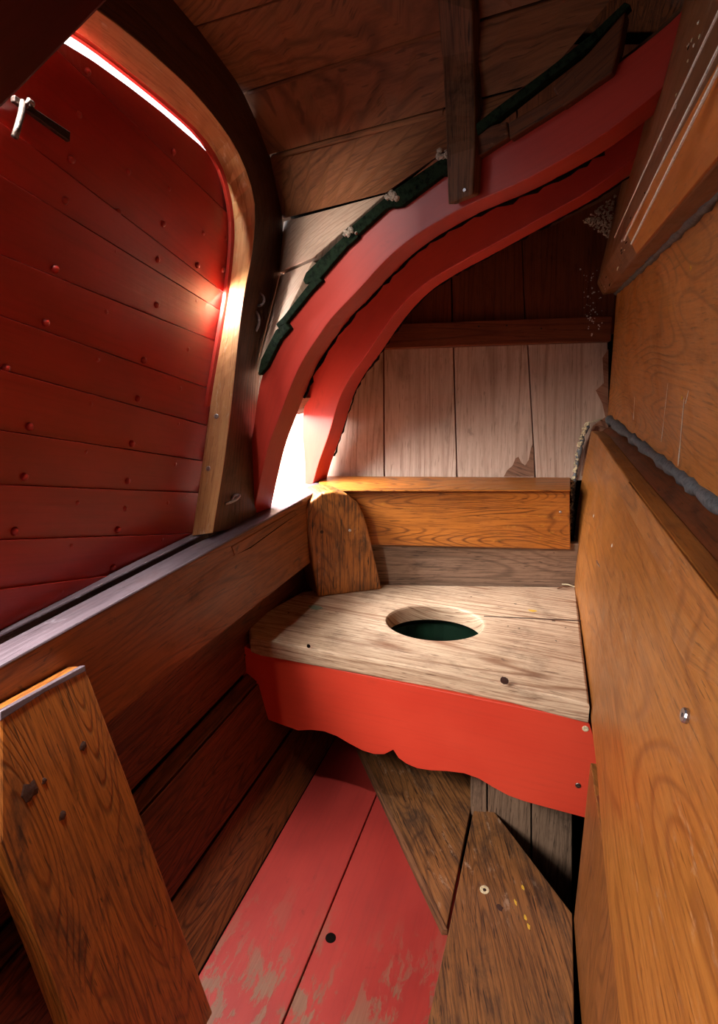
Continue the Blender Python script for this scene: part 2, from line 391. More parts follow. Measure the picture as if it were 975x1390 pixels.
# angles: regular + outline corners
angs = [2 * math.pi * k / 64 for k in range(64)]
for p in outer:
    r = p - cen; angs.append(math.atan2((r @ uy) / ry, (r @ ux) / rx) % (2 * math.pi))
angs = sorted(set(round(t, 5) for t in angs)); k = len(angs)
def dirv(t): return ux * math.cos(t) * rx + uy * math.sin(t) * ry
prof = []   # rings from hole bottom up over the rounded rim to the outer edge and down
for s, z in ((1.0, ZS - TH), (1.0, ZS - .012), (1.01, ZS - .005), (1.035, ZS - .001), (1.08, ZS)):
    prof.append([cen + dirv(t) * s + V(0, 0, z - ZS) for t in angs])
O = [outer_at(t) for t in angs]
for fr in (.3, .6, .85): prof.append([cen + dirv(t) * (1.08 + (o - 1.08) * fr) for t, o in zip(angs, O)])
for ins, z in ((.006, 0), (.002, -.002), (0, -.006), (0, -TH + .003), (.003, -TH)):
    prof.append([cen + dirv(t) * (o - ins / max(rx, ry) * 1.0) + V(0, 0, z) for t, o in zip(angs, O)])
vs = [[bm.verts.new(p) for p in r] for r in prof]
for a_, b_ in zip(vs, vs[1:] + vs[:1]):
    for i in range(k): bm.faces.new((a_[i], a_[(i + 1) % k], b_[(i + 1) % k], b_[i]))
bm.faces.ensure_lookup_table()
seat = newobj('seat_board', bm, seat_w, bench, g=unit(Z(800, 956, ZS) - Z(352, 868, ZS)), shear=1.0)
frd = unit(Z(801, 956, ZS) - Z(352, 868, ZS)); nfr = unit(np.cross(frd, (0, 0, 1)))   # nfr toward the camera
if nfr[1] > 0: nfr = -nfr
# apron
APp = Z(352, 868, ZS) - nfr * .008; AP = (APp, nfr)
topz = ZS - TH
def apx(x, y): return PL(x, y, AP)
low_edge = [(345, 970), (380, 983), (405, 992), (422, 991), (440, 993), (458, 1000), (475, 1010), (492, 1019), (508, 1024), (522, 1024), (534, 1018), (541, 1029), (552, 1037), (566, 1043), (584, 1046), (606, 1047), (630, 1050), (650, 1057), (668, 1068), (690, 1080), (712, 1088), (745, 1097), (805, 1113)]
bm = bmesh.new()
up = [apx(316, 872)] + [apx(316 + (800 - 316) * t, 872 + (966 - 872) * t) for t in (.1, .3, .5, .7, .9)] + [apx(801, 966), apx(808, 1005), apx(813, 1052), apx(810, 1100)]
up = [V(p[0], p[1], min(p[2], topz - .0005)) if 0 < i < 7 else p for i, p in enumerate(up)]
prism(bm, up + [apx(*q) for q in low_edge[::-1]], -nfr * .02)
ap = newobj('apron', bm, red_apron, bench, frd, .0015); ap['label'] = 'bright red painted front board with ogee scalloped lower edge'
screw('screw', apx(795, 989), nfr, .0065, crumb, ap, 'pale screw head near the top right corner'); screw('screw', apx(785, 1066), nfr, .006, steel_d, ap)
screw('screw', apx(332, 889), nfr, .004, rust, ap)
for p_, r_, m_ in (((685, 924), .009, knot_m), ((419, 877), .005, seam_m)):
    fp = (Z(352, 868, ZS), nfr)
    bm = bmesh.new(); blob(bm, PL(p_[0], p_[1], (Z(801, 956, ZS) + nfr * .0005, nfr)), nfr, r_, .0008, jit=.2); newobj('knot', bm, m_, seat)
for pts, mt in (([(832, 0)],), ) if 0 else (): pass
def flat_decal(name, x, y, r, mat, parent, zz=ZS, asp=1.0, ang=0):
    bm = bmesh.new(); c = Z(x, y, zz); vs = []
    for i in range(9):
        t = 2 * math.pi * i / 9; rr = r * random.uniform(.6, 1.2); px_, py_ = rr * math.cos(t) * asp, rr * math.sin(t)
        vs.append(c + V(px_ * math.cos(ang) - py_ * math.sin(ang), px_ * math.sin(ang) + py_ * math.cos(ang), .0006))
    prism(bm, vs, (0, 0, -.0012)); return newobj(name, bm, mat, parent)
flat_decal('paint_stain', 430, 825, .012, green_c, seat, asp=2.2)
flat_decal('paint_stain', 723, 829, .006, yellow_c, seat, asp=2)
for q in ((392, 832), (425, 812), (705, 853), (690, 850), (640, 810), (752, 843), (560, 802), (700, 820), (755, 870), (768, 852)):
    flat_decal('speck', q[0], q[1], random.uniform(.0015, .003), knot_m, seat, asp=random.uniform(1, 3), ang=.25)
# crack line in the seat board
slab('crack', [Z(657, 836, ZS) + V(0, 0, .0004), Z(790, 842, ZS) + V(0, 0, .0004), Z(790, 843.5, ZS) + V(0, 0, .0004), Z(657, 837, ZS) + V(0, 0, .0004)], (0, 0, -.001), knot_m, seat, bev=0)
# twigs / litter on the seat corner
for i in range(3):
    q = [(748, 791), (757, 799), (763, 793)][i]; q2 = [(783, 792), (775, 796), (784, 797)][i]
    bm = bmesh.new(); p = Z(*q, ZS + .004); r = Z(*q2, ZS + .004)
    tube(bm, [p, (p * .6 + r * .4) + V(0, 0, .003), (p * .3 + r * .7) + V(0, 0, 0), r], [.0016, .0018, .0015, .001], 6)
    o = newobj('twig', bm, crumb if i != 1 else batten_w, None)
    tag(o, ['longest dry twig lying at the right rear corner of the seat', 'short brown twig in front of the longest one on the seat', 'thin pale twig nearest the right end board on the seat'][i], 'twig', 'twigs in the seat corner')
# bucket below the hole
bm = bmesh.new(); R = []
for rr, z in ((.150, .34), (.155, .345), (.145, .34), (.125, .12), (.0, .12)):
    R.append([bm.verts.new(cen + V(math.cos(t) * rr, math.sin(t) * rr, z - ZS)) for t in [2 * math.pi * q / 32 for q in range(32)]] if rr else None)
R = R[:4]
R.append([bm.verts.new(cen + V(math.cos(t) * .132, math.sin(t) * .132, .105 - ZS)) for t in [2 * math.pi * q / 32 for q in range(32)]])
for q, w in ((1, 0), (1, 2), (2, 3), (0, 4)):
    for i in range(32): bm.faces.new((R[q][i], R[q][(i + 1) % 32], R[w][(i + 1) % 32], R[w][i]))
bm.faces.new(R[3]); bm.faces.new(R[4][::-1])
bk = newobj('bucket', bm, tub_m, None, smooth=False); tag(bk, 'dark green bucket under the round seat hole', 'bucket')
bm = bmesh.new(); prism(bm, [cen + V(-.2, .0, .105 - ZS), cen + V(.2, .0, .105 - ZS), cen + V(.2, .12, .105 - ZS), cen + V(-.2, .12, .105 - ZS)], (0, 0, -.02))
# ------------------------------------------------------------------ corner block on the seat
bp = Z(432, 811, ZS); bq = Z(519, 800, ZS); nbk = unit(np.cross(bq - bp, (0, 0, 1)));
if nbk[1] > 0: nbk = -nbk
BK = (bp, nbk)
front = [(432, 811), (519, 800), (512, 770), (503, 728), (495, 700), (487, 683), (472, 671), (452, 667), (436, 670), (422, 681), (414, 692), (417, 720), (424, 765)]
fr3 = [PL(x, y, BK) for x, y in front]
bm = bmesh.new(); lft = PL(420, 806, BK); 
back = [p - nbk * .10 + unit(bp - bq) * .012 for p in fr3]
av = [bm.verts.new(p) for p in fr3]; bv = [bm.verts.new(p) for p in back]
bm.faces.new(av); bm.faces.new(bv[::-1])
for i in range(len(av)): bm.faces.new((av[i], av[(i + 1) % len(av)], bv[(i + 1) % len(av)], bv[i]))
blk = newobj('corner_block', bm, oak_block, None, (0, 0, 1), .006, seg=3)
tag(blk, 'chunky worn wooden block with rounded top standing at the left rear of the seat', 'block')
screw('screw', PL(437, 722, BK), nbk, .005, rust, blk); screw('screw', PL(475, 720, BK), nbk, .004, steel, blk)

# ------------------------------------------------------------------ side rail under the openings
XR = -.668; ZT = .72
rl = empty('side_rail', (XR, .6, .5)); tag(rl, 'long brown side rail with worn grey-violet top under the red shutter', 'rail')
ri0 = Z(0, 903, ZT); ri1 = Z(440, 661, ZT)
dr = unit(ri1 - ri0); nin = unit(np.cross(dr, (0, 0, 1)))
ri0 = ri0 - dr * 1.1
RF = (ri1, nin)
def zline(p, w): return p
W = .052; HB = .195
body = [ri0, ri1 + dr * .04, ri1 + dr * .04 - V(0, 0, HB), ri0 - V(0, 0, HB)]
slab('rail_body', [p - V(0, 0, .004) for p in body], -nin * W, oak_rail, rl, dr, .003)
slab('worn_cap', [ri0 + nin * .001, ri1 + dr * .04 + nin * .001, ri1 + dr * .04 - nin * W, ri0 - nin * W], (0, 0, -.006), rail_top, rl, dr, .003)['label'] = 'worn grey-violet painted top'
# repair piece let into the rail
slab('graving_piece', [PL(314, 742, RF) + nin * .002, PL(400, 692, RF) + nin * .002, PL(402, 697, RF) + nin * .002, PL(340, 742, RF) + nin * .002, PL(318, 754, RF) + nin * .002], -nin * .004, oak_rail, rl, dr, .001)
slab('crack', [PL(316, 755, RF) + nin * .0006, PL(340, 744, RF) + nin * .0006, PL(403, 698, RF) + nin * .0006, PL(340, 741, RF) + nin * .0006], -nin * .003, seam_m, rl, dr, 0)
# outer strip beyond the groove
og = empty('outer_guide_strip', (-.78, .6, .69)); tag(og, 'narrow grey outer guide strip beside the dark groove under the red shutter', 'strip')
o0 = Z(0, 859, ZT) - dr * 1.1; o1 = Z(285, 720, ZT) + dr * .02
o0 = Z(0, 860, ZT) - dr * 1.1; o1 = Z(283, 721, ZT) + dr * .0
slab('strip', [o0, o1, o1 - nin * .024, o0 - nin * .024], (0, 0, -.04), rail_top, og, dr, .003)
gr = slab('groove_bottom', [p - V(0, 0, .03) for p in (o0 + nin * .05, o1 + nin * .05, o1 - nin * .0, o0 - nin * .0)], (0, 0, -.01), seam_m, og, dr, 0)

# ------------------------------------------------------------------ hull side below the rail
yb = lambda p, y: p
def hullpt(px_, py_, x): return X(px_, py_, x)
rows = []
rr_ = [(-.715, .60), (-.735, None), ]
s1 = X(321, 930, -.70); s2 = X(300, 985, -.672); s3 = X(394, 993, -.62); s4 = V(-.556, 1, 0)
sect = [(-.712, .62), (-.705, s1[2]), (-.672, X(300, 983, -.672)[2]), (-.625, X(394, 993, -.625)[2]), (-.553, -.005)]
bm = bmesh.new()
for i in range(4):
    (xa, za), (xb, zb) = sect[i], sect[i + 1]
    lap = .0
    d2 = unit(V(xb - xa, 0, zb - za)); nn = V(-d2[2], 0, d2[0]); nn = nn if nn[0] > 0 else -nn
    pa = V(xa, 0, za) + d2 * .003; pb = V(xb, 0, zb) - d2 * .003
    y0, y1 = -.75, 1.95
    prism(bm, [pa + yv * y0, pa + yv * y1, pb + yv * y1, pb + yv * y0], -nn * .02)
wl = newobj('wall_left', bm, oak_dark, None, yv, .002); tag(wl, kind='structure')
# hull behind (catch all)
slab('trim_1', [V(-.80, -.75, .68), V(-.80, 2.0, .68), V(-.80, 2.0, -.3), V(-.80, -.75, -.3)], (-.02, 0, 0), darkw, None, yv, 0)['kind'] = 'structure'

# ------------------------------------------------------------------ floor
fl = slab('floor', [V(-.85, -.75, -.26), V(.5, -.75, -.26), V(.5, 2.2, -.26), V(-.85, 2.2, -.26)], (0, 0, -.03), darkw, None, yv, 0)
tag(fl, kind='structure')
def zp(x, y, z=0.): return Z(x, y, z)
R0 = zp(286, 1300); R1 = zp(435, 1035)
f1 = [V(-.550, -.7, 0), V(-.553, 1.75, 0), V(-.375, 1.75, 0), V(-.370, -.7, 0)]
o = slab('floorboard', f1, (0, 0, -.025), red_floor, None, yv, .002)
tag(o, 'left-hand long red painted floorboard next to the dark hull planks', 'floorboard', 'floorboards')
dg0 = zp(488, 1015); dg1 = zp(607, 1262)
dgd = unit(dg1 - dg0); e_ = dg1 + dgd * .12
f2 = [V(-.367, -.7, 0), V(-.372, 1.75, 0), V(-.30, 1.75, 0), V(-.05, .75, 0), V(-.02, -.7, 0)]
o = slab('floorboard', f2, (0, 0, -.025), red_floor, None, yv, .002)
tag(o, 'right-hand red floorboard with worn patch and round finger hole', 'floorboard', 'floorboards')
bm = bmesh.new(); blob(bm, zp(449, 1273, .0005), (0, 0, 1), .0105, .0006, 16); newobj('finger_hole', bm, seam_m, o)['label'] = 'dark round finger hole'
ZB = .012
b1 = [zp(488, 1012, ZB), zp(640, 1040, ZB), zp(644, 1072, ZB), zp(606, 1261, ZB)]
o = slab('floorboard', b1, (0, 0, -.03), floor_b, None, unit(zp(560, 1180) - zp(500, 1040)), .002)
tag(o, 'dark brown triangular floorboard between the red boards and the knotted brown one', 'floorboard', 'floorboards')
b2 = [zp(649, 1072, ZB), zp(777, 1240, ZB), zp(779, 1330, ZB), zp(780, 1480, ZB), zp(560, 1480, ZB), zp(609, 1264, ZB)]
o = slab('floorboard', b2, (0, 0, -.03), floor_b, None, unit(zp(700, 1250) - zp(660, 1090)), .002)
tag(o, 'scuffed brown floorboard with round washer and yellow marks at the right', 'floorboard', 'floorboards')
screw('washer', zp(658, 1208, ZB), (0, 0, 1), .010, crumb, o); bm = bmesh.new(); blob(bm, zp(658, 1208, ZB + .0015), (0, 0, 1), .0045, .001); newobj('washer_bolt', bm, rust, o)
for q in ((710, 1205), (713, 1245), (700, 1225), (718, 1258)): flat_decal('paint_fleck', q[0], q[1], .0028, yellow_c, o, ZB, random.uniform(1.5, 3), 1.9)
bm = bmesh.new(); blob(bm, zp(679, 1232, ZB), (0, 0, 1), .007, .0008, jit=.3); newobj('knot', bm, knot_m, o)
# pale edge moulding on the triangular board
eg = slab('edge_strip', [zp(483, 1012, ZB + .002), zp(489, 1012, ZB + .002), zp(608, 1262, ZB + .002), zp(600, 1262, ZB + .002)], (0, 0, -.014), batten_w, None, dgd, .001)
tag(eg, 'thin pale edging strip along the diagonal joint beside the red floorboards', 'strip')
# garboard beside the red boards is part of the hull; boards under the seat at the right
UB = (zp(779, 1240) + V(0, .25, 0), unit((.25, -.97, .0)))
bm = bmesh.new()
for xa, xb in ((640, 662), (663, 722), (723, 778)):
    prism(bm, [PL(xa, 1000, UB), PL(xb - 1.5, 1000, UB), PL(xb - 1.5, 1330, UB), PL(xa, 1330, UB)], -UB[1] * .02)
o = newobj('under_seat_boarding', bm, grey_w, None, (0, 0, 1), .001); tag(o, 'grey-brown upright boards in the dark gap under the right end of the seat', 'board')
# lower right side panel
pa = zp(779, 1250, 0); q0 = V(pa[0], pa[1], 0)
q1 = V(.165, .55, 0); dd = unit(q1 - q0); nn = unit(np.cross((0, 0, 1), dd)); nn = nn if nn[0] < 0 else -nn
q1 = V(.20, -.7, 0)
lp = empty('lower_side_panel', (q0 + q1) / 2); tag(lp, 'brown lower side panel behind the foot of the big orange board', 'panel')
LPp = (q0, nn)
slab('board', [q0, q1, q1 + V(0, 0, .37), q0 + V(0, 0, .37)], -nn * .02, oak_rail, lp, (0, 0, 1), .002)
slab('dark_strip', [PL(812, 1080, LPp) + nn * .004, PL(820, 1080, LPp) + nn * .004, PL(850, 1400, LPp) + nn * .004, PL(838, 1400, LPp) + nn * .004], -nn * .004, ledge_w, lp, (0, 0, 1), .001)

# ------------------------------------------------------------------ big orange side board at the right
topc = [Z(x, y, .87) for x, y in ((796, 572), (803, 580), (843, 638), (879, 686), (911, 728), (963, 796), (1010, 860))]
topc = [V(.093, 1.98, .87)] + topc[1:]
# force a gentle curve, then on past the frame
T = [V(.090, 1.93, .87), Z(803, 580, .87), Z(843, 638, .87), Z(879, 686, .87), Z(911, 728, .87), Z(963, 796, .87), V(.19, .5, .87), V(.215, .2, .87), V(.24, -.7, .87)]
Bq = [V(.058, 1.93, .40), V(.085, 1.76, .40), X(800, 957, .106), X(806, 1010, .107), X(812, 1060, .109), X(815, 1115, .110), X(832, 1300, .115), V(.125, .3, .39), V(.16, -.7, .39)]
Mid = [V(.052, 1.84, .62)]
T = smooth_curve(T, 1); Bq = smooth_curve(Bq, 1)
def by_y(P, n, y0, y1):
    P = sorted(P, key=lambda p: p[1]); ys = [p[1] for p in P]
    return [V(np.interp(y, ys, [p[0] for p in P]), y, np.interp(y, ys, [p[2] for p in P])) for y in np.linspace(y0, y1, n)]
n_ = 60
Tt = by_y(T, n_, -.7, 1.90); Bt = by_y(Bq, n_, -.7, 1.84)
rails = []
K = 9
for j in range(K):
    t = j / (K - 1); bow = -.010 * math.sin(math.pi * t)
    rails.append([b_ * (1 - t) + a_ * t + V(bow, 0, 0) for a_, b_ in zip(Tt, Bt)])
thick = V(.035, 0, 0)
bm = bmesh.new()
loft(bm, rails + [[p + thick for p in r] for r in (rails[-1], rails[0])])
big = newobj('side_board', bm, oak_big, None, bev=.003, uvdone=True)
tag(big, 'big honey-orange varnished board along the right side of the seat', 'board')
def onboard(px_, py_):
    r = ray(px_, py_); best = None
    for j in range(K - 1):
        for i in range(n_ - 1):
            for tri in ((rails[j][i], rails[j][i + 1], rails[j + 1][i]), (rails[j][i + 1], rails[j + 1][i + 1], rails[j + 1][i])):
                a_, b_, c_ = tri; n1 = np.cross(b_ - a_, c_ - a_); dn = r @ n1
                if abs(dn) < 1e-12: continue
                t = ((a_ - C0) @ n1) / dn; p = C0 + r * t
                if t > 0:
                    s = [np.cross(v2 - v1, p - v1) @ n1 for v1, v2 in ((a_, b_), (b_, c_), (c_, a_))]
                    if min(s) >= -1e-9 and (best is None or t < best[0]): best = (t, p, -unit(n1) if n1[0] > 0 else unit(n1))
    return best
def on_big(fn, px_, py_):
    h = onboard(px_, py_)
    if h: fn(h[1], h[2])
on_big(lambda p, n: screw('bolt_head', p, n, .0085, steel, big, 'shiny domed bolt head', .005), 933, 972)
on_big(lambda p, n: screw('bolt_head', p, n, .0035, steel, big, h=.003), 950, 861)
on_big(lambda p, n: screw('nail_head', p, n, .004, white_c, big), 781, 728)
for q in ((831, 740, .004), (806, 700, .004), (961, 905, .005)):
    def mk(p, n, r=q[2]):
        bm = bmesh.new(); blob(bm, p, n, r, .0008, jit=.4); newobj('paint_fleck', bm, white_c, big)
    on_big(mk, q[0], q[1])
for q1, q2 in (((944, 906), (974, 884)), ((690 + 120, 760), (815, 770))):
    h1, h2 = onboard(*q1), onboard(*q2)
    if h1 and h2:
        bm = bmesh.new(); tube(bm, [h1[1], h1[1] * .5 + h2[1] * .5 + h1[2] * .001, h2[1]], [.0006, .0022, .0008], 6); newobj('scrape', bm, steel, big)['label'] = 'pale metallic scrape mark'
# raised inner moulding (bevelled border strip) on the board
crease0 = [onboard(x, y) for x, y in ((842, 692), (862, 740), (880, 783), (897, 822), (915, 868), (938, 905), (972, 930), (1010, 960), (1060, 1010))]
cr = [c[1] + c[2] * .0035 for c in crease0 if c]
Tb = by_y(Tt, 200, -.2, 1.9)
def near_top(p): return V(*by_y(Tt, 2, p[1] - .02, p[1] + .3)[0])
cr2 = resample(cr, 20)
tb2 = [near_top(p) + V(-.003, 0, .0005) for p in cr2]
cr3 = [c + V(.004, 0, 0) * 0 for c in cr2]
bm = bmesh.new(); loft(bm, [tb2, [a_ * .5 + b_ * .5 + V(-.0045, 0, 0) for a_, b_ in zip(tb2, cr3)], cr3, [p + V(.012, 0, 0) for p in cr3], [p + V(.012, 0, -.004) for p in tb2]])
newobj('border_band', bm, oak_big, big, bev=.0015, uvdone=True)['label'] = 'raised border band along the top edge'
# ledge between board and wall
Lw_b = Z(826, 563, .905); Lw_f = Z(975, 690, .905)
ld = unit(Lw_f - Lw_b); Lw_ff = Lw_f + ld * 1.0
ledge_top = [Tt[-1] + V(.012, 0, -.012), V(Lw_b[0] + .03, 1.93, .895), Lw_b + V(.01, 0, 0), Lw_f + V(.01, 0, 0), Lw_ff + V(.01, 0, 0), V(.24, -.45, .86)]
bm = bmesh.new()
Wl = by_y([V(.14, 1.95, .900), Lw_b, Lw_f, Lw_ff], n_, -.35, 1.92); Tl = by_y([p + V(.02, 0, -.010) for p in Tt], n_, -.35, 1.92)
loft(bm, [Tl, [w + V(.03, 0, 0) for w in Wl], [w + V(.03, 0, -.03) for w in Wl], [p + V(0, 0, -.03) for p in Tl]])
o = newobj('ledge_board', bm, ledge_w, None, uvdone=True, bev=.001); tag(o, 'dark reddish ledge board on top between the big orange board and the oak wall', 'ledge')
# caulking at the foot of the wall
def bead(name, P, r, mat, parent=None, jit=.35, n=70, flat=.6):
    P = resample(P, n); bm = bmesh.new(); rr = [r * random.uniform(1 - jit, 1 + jit) for _ in P]
    tube(bm, P, rr, 8); return newobj(name, bm, mat, parent, smooth=True)
o = bead('caulking', [p + V(-.002, 0, .006) for p in Wl[8:]], .012, caulk); tag(o, 'thick black caulking bead along the joint of ledge and golden wall', 'caulking')
# ------------------------------------------------------------------ right wall above
Ut_b = Z(840, 400, 1.27); Ut_f = Z(975, 268, 1.27)
bm = bmesh.new()
ub = by_y([V(.132, 1.96, 1.27), Ut_b, Ut_f, Ut_f + unit(Ut_f - Ut_b) * .9], n_, -.35, 1.95)
Wl2 = by_y([V(.14, 1.95, .900), Lw_b, Lw_f, Lw_ff], n_, -.35, 1.95)
rl_ = [[a_ * t + b_ * (1 - t) for a_, b_ in zip(ub, Wl2)] for t in (0, .25, .5, .75, 1, 1.3)]
loft(bm, rl_ + [[p + V(.03, 0, 0) for p in rl_[-1]], [p + V(.03, 0, 0) for p in rl_[0]]])
wr = newobj('wall_right', bm, wall_o, None, uvdone=True); tag(wr, kind='structure')
o = bead('caulking', [p + V(-.003, 0, 0) for p in ub[8:]], .006, caulk); tag(o, 'dark ragged caulking line under the moulded beam at the upper right', 'caulking')
def wallpt(x, y):
    r_ = ray(x, y); t0 = None
    for j in range(4):
        for i in range(n_ - 1):
            a_, b_, c_, d_ = rl_[j][i], rl_[j][i + 1], rl_[j + 1][i], rl_[j + 1][i + 1]
            for tr in ((a_, b_, c_), (b_, d_, c_)):
                n1 = np.cross(tr[1] - tr[0], tr[2] - tr[0]); dn = r_ @ n1
                if abs(dn) < 1e-12: continue
                t = ((tr[0] - C0) @ n1) / dn; p = C0 + r_ * t
                if t > 0 and min(np.cross(q2 - q1, p - q1) @ n1 for q1, q2 in ((tr[0], tr[1]), (tr[1], tr[2]), (tr[2], tr[0]))) >= -1e-9: return p
    return None
for (x1, y1, x2, y2, w_) in ((929, 540, 921, 632, .0011), (907, 520, 898, 600, .0007), (862, 538, 860, 570, .0006), (935, 530, 931, 548, .0009)):
    a_, b_ = wallpt(x1, y1), wallpt(x2, y2)
    if a_ is not None and b_ is not None:
        bm = bmesh.new(); tube(bm, [a_ * (1 - t) + b_ * t for t in (0, .3, .6, .85, 1)], [w_ * k_ for k_ in (.3, .8, .4, 1.2, .6)], 6); newobj('dried_drip', bm, white_c, wr)
for (x1, y1, r1) in ((938, 363, .004), (926, 540, .004), (834, 528, .002)):
    a_ = wallpt(x1, y1)
    if a_ is not None:
        bm = bmesh.new(); blob(bm, a_, (-1, 0, 0), r1, .001, 8, 2, .4); newobj('paint_fleck', bm, yellow_c, wr)
# ------------------------------------------------------------------ moulded beam upper right (runs fore and aft)
YB = 1.90
def bs(x, y): return Y(x, y, YB)
S0 = bs(850, 225); S1 = bs(819, 400); Sm = bs(811, 383); C1 = V(.135, YB, 1.275)
bmw = empty('moulded_beam', (.2, .8, 1.3)); tag(bmw, 'heavy brown moulded beam with cracked white grooves at the upper right', 'beam')
S1m = S1 + (S0 - S1) * .0
sec = [S0, S0 * .75 + Sm * .25, S0 * .5 + Sm * .5, Sm, S1, C1 + V(.02, 0, 0), C1 + V(.15, 0, .05), S0 + V(.15, 0, 0)]
def extr(name, sec, y0, y1, mat, parent, bev=.003):
    bm = bmesh.new(); loft(bm, [[V(p[0], y, p[2]) for y in np.linspace(y0, y1, 12)] for p in sec]); return newobj(name, bm, mat, parent, bev=bev, uvdone=True)
extr('beam_body', sec, -.3, YB + .02, beam_w, bmw)
fn_ = unit(np.cross(S0 - Sm, yv)); fn_ = fn_ if fn_[0] < 0 else -fn_
BF = (Sm, fn_)
def bfp(x, y, l=0.): return PL(x, y, BF) + fn_ * l
for nm, pts in (('groove', ((848, 326), (927, 166), (1000, 20))), ('groove', ((858, 331), (938, 172), (1010, 30))), ('groove', ((835, 322), (905, 168), (985, 0)))):
    P = [bfp(*q, .0005) for q in pts]; bm = bmesh.new(); tube(bm, [P[0], P[0] * .5 + P[1] * .5, P[1], P[2]], .0012, 6); newobj('groove', bm, white_c if nm != 'x' else seam_m, bmw)['label'] = 'pale cracked groove line'
# orange strip along the lower edge
fs_ = unit(np.cross(Sm - S1, yv)); fs_ = fs_ if fs_[0] < 0 else -fs_
extr('orange_strip', [Sm + fs_ * .0015, S1 + fs_ * .0015 + (Sm - S1) * .03, S1 - fs_ * .002, Sm - fs_ * .002], -.3, 1.02, strip_o, bmw, .0008)['label'] = 'bright orange varnished strip along the lower edge'
for i in range(26):
    t = random.random(); x = 812 + 130 * t; y = 392 - 62 * t * 1 - 300 * t ** 1.15; 
    bm = bmesh.new(); blob(bm, bfp(x + random.uniform(2, 12), y + random.uniform(-4, 8)), fn_, random.uniform(.001, .003), .001, 7, 2, .4); newobj('flake', bm, random.choice((white_c, seam_m, crumb)), bmw)

# ------------------------------------------------------------------ near left knee board
kt1 = X(115, 903, -.64); kt0 = X(0, 968, -.64)
kb1 = X(262, 1300, -.52); kb0 = X(62, 1300, -.52)
nk = unit(np.cross(kb1 - kt1, kt0 - kt1)); nk = nk if nk[0] > 0 else -nk
KN = (kt1, nk)
def kp(x, y): return PL(x, y, KN)
kpts = [kp(-60, 1000), kp(0, 968), kp(60, 935), kp(115, 903), kp(124, 925), kp(180, 1075), kp(262, 1300), kp(300, 1402), kp(100, 1402), kp(62, 1300), kp(0, 1145), kp(-60, 1000)]
bm = bmesh.new()
kn = slab('side_knee', kpts[1:-1], -nk * .035, oak_knee, None, unit(kp(262, 1300) - kp(124, 925)), .004)
tag(kn, 'thick knotty brown board leaning below the side rail at the lower left', 'board')
slab('worn_top_edge', [kp(0, 966) + nk * .001, kp(115, 903) + nk * .001, kp(116, 911) + nk * .001, kp(60, 940) + nk * .001, kp(0, 979) + nk * .001], -nk * .01, rail_top, kn, dr, .001)
for q, r_ in (((113, 1013), .006), ((40, 1075), .012), ((85, 1108), .006), ((60, 1060), .004)):
    bm = bmesh.new(); blob(bm, kp(*q), nk, r_, .0012, 12, 3, .3); newobj('knot', bm, knot_m, kn)

# ------------------------------------------------------------------ red shutter panel outside the side opening
XP = -.765
RVP = [X(x, y, -.742) for x, y in ((262, 727), (274, 646), (286, 551), (303, 450), (312, 400), (318, 345), (320, 302))]
def pp(x, y, d=0.): return X(x, y, XP + d)
def clampy(P):
    o = []
    for p in P:
        q = p.copy(); lim = np.interp(p[2], [v[2] for v in RVP], [v[1] for v in RVP]) + .035
        if p[2] < RVP[-1][2]: q[1] = min(q[1], lim)
        o.append(q)
    return o
seams = [((80, 70), (310, 290)), ((0, 165), (190, 310)), ((0, 237), (265, 400)), ((0, 345), (300, 466)), ((0, 428), (300, 533)), ((0, 501), (276, 576)), ((0, 584), (266, 624)), ((0, 658), (258, 668)), ((0, 733), (258, 724)), ((0, 800), (70, 791))]
def sy(s, x): (x0, y0), (x1, y1) = s; return y0 + (y1 - y0) * (x - x0) / (x1 - x0)
gapc = [(60, 46), (90, 60), (126, 82), (176, 118), (221, 153), (251, 179), (276, 200), (312, 245), (345, 310)]
def arcy(x): return np.interp(x, [g[0] for g in gapc], [g[1] for g in gapc])
pan = empty('red_shutter', (XP, .8, .72)); tag(pan, 'large red painted plank shutter with rounded top filling the side opening', 'shutter')
bm = bmesh.new()
bounds = [((0, -100), (300, 130))] + seams + [((0, 900), (300, 860))]
xs = [-90, -30] + list(range(0, 360, 10))
for i in range(len(bounds) - 1):
    A_, B_ = bounds[i], bounds[i + 1]; front = []
    cols = []
    for x in xs:
        t_ = max(sy(A_, x) + .8, arcy(x)); b_ = sy(B_, x) - .4
        if b_ - t_ > 1: cols.append((x, t_, b_))
    if len(cols) < 2: continue
    P1 = [pp(x, t, .008) for x, t, b_ in cols]; P2 = [pp(x, b_, .0) for x, t, b_ in cols]
    P1 = clampy(P1); P2 = clampy(P2)
    loft(bm, [P1, P2, [p - V(.02, 0, 0) for p in P2], [p - V(.02, 0, 0) for p in P1]])
newobj('planking', bm, red_panel, pan, uvdone=True, bev=.001)
bm = bmesh.new(); cxs = [x for x in xs]
Pt = [pp(x, arcy(x) + 3, -.018) for x in cxs]; Pb = [pp(x, 900, -.018) for x in cxs]; Pt = clampy(Pt); Pb = clampy([V(a_[0], a_[1], .66) for a_ in Pt])
loft(bm, [Pt, Pb, [p - V(.006, 0, 0) for p in Pb], [p - V(.006, 0, 0) for p in Pt]])
newobj('backing', bm, red_panel, pan, uvdone=True)
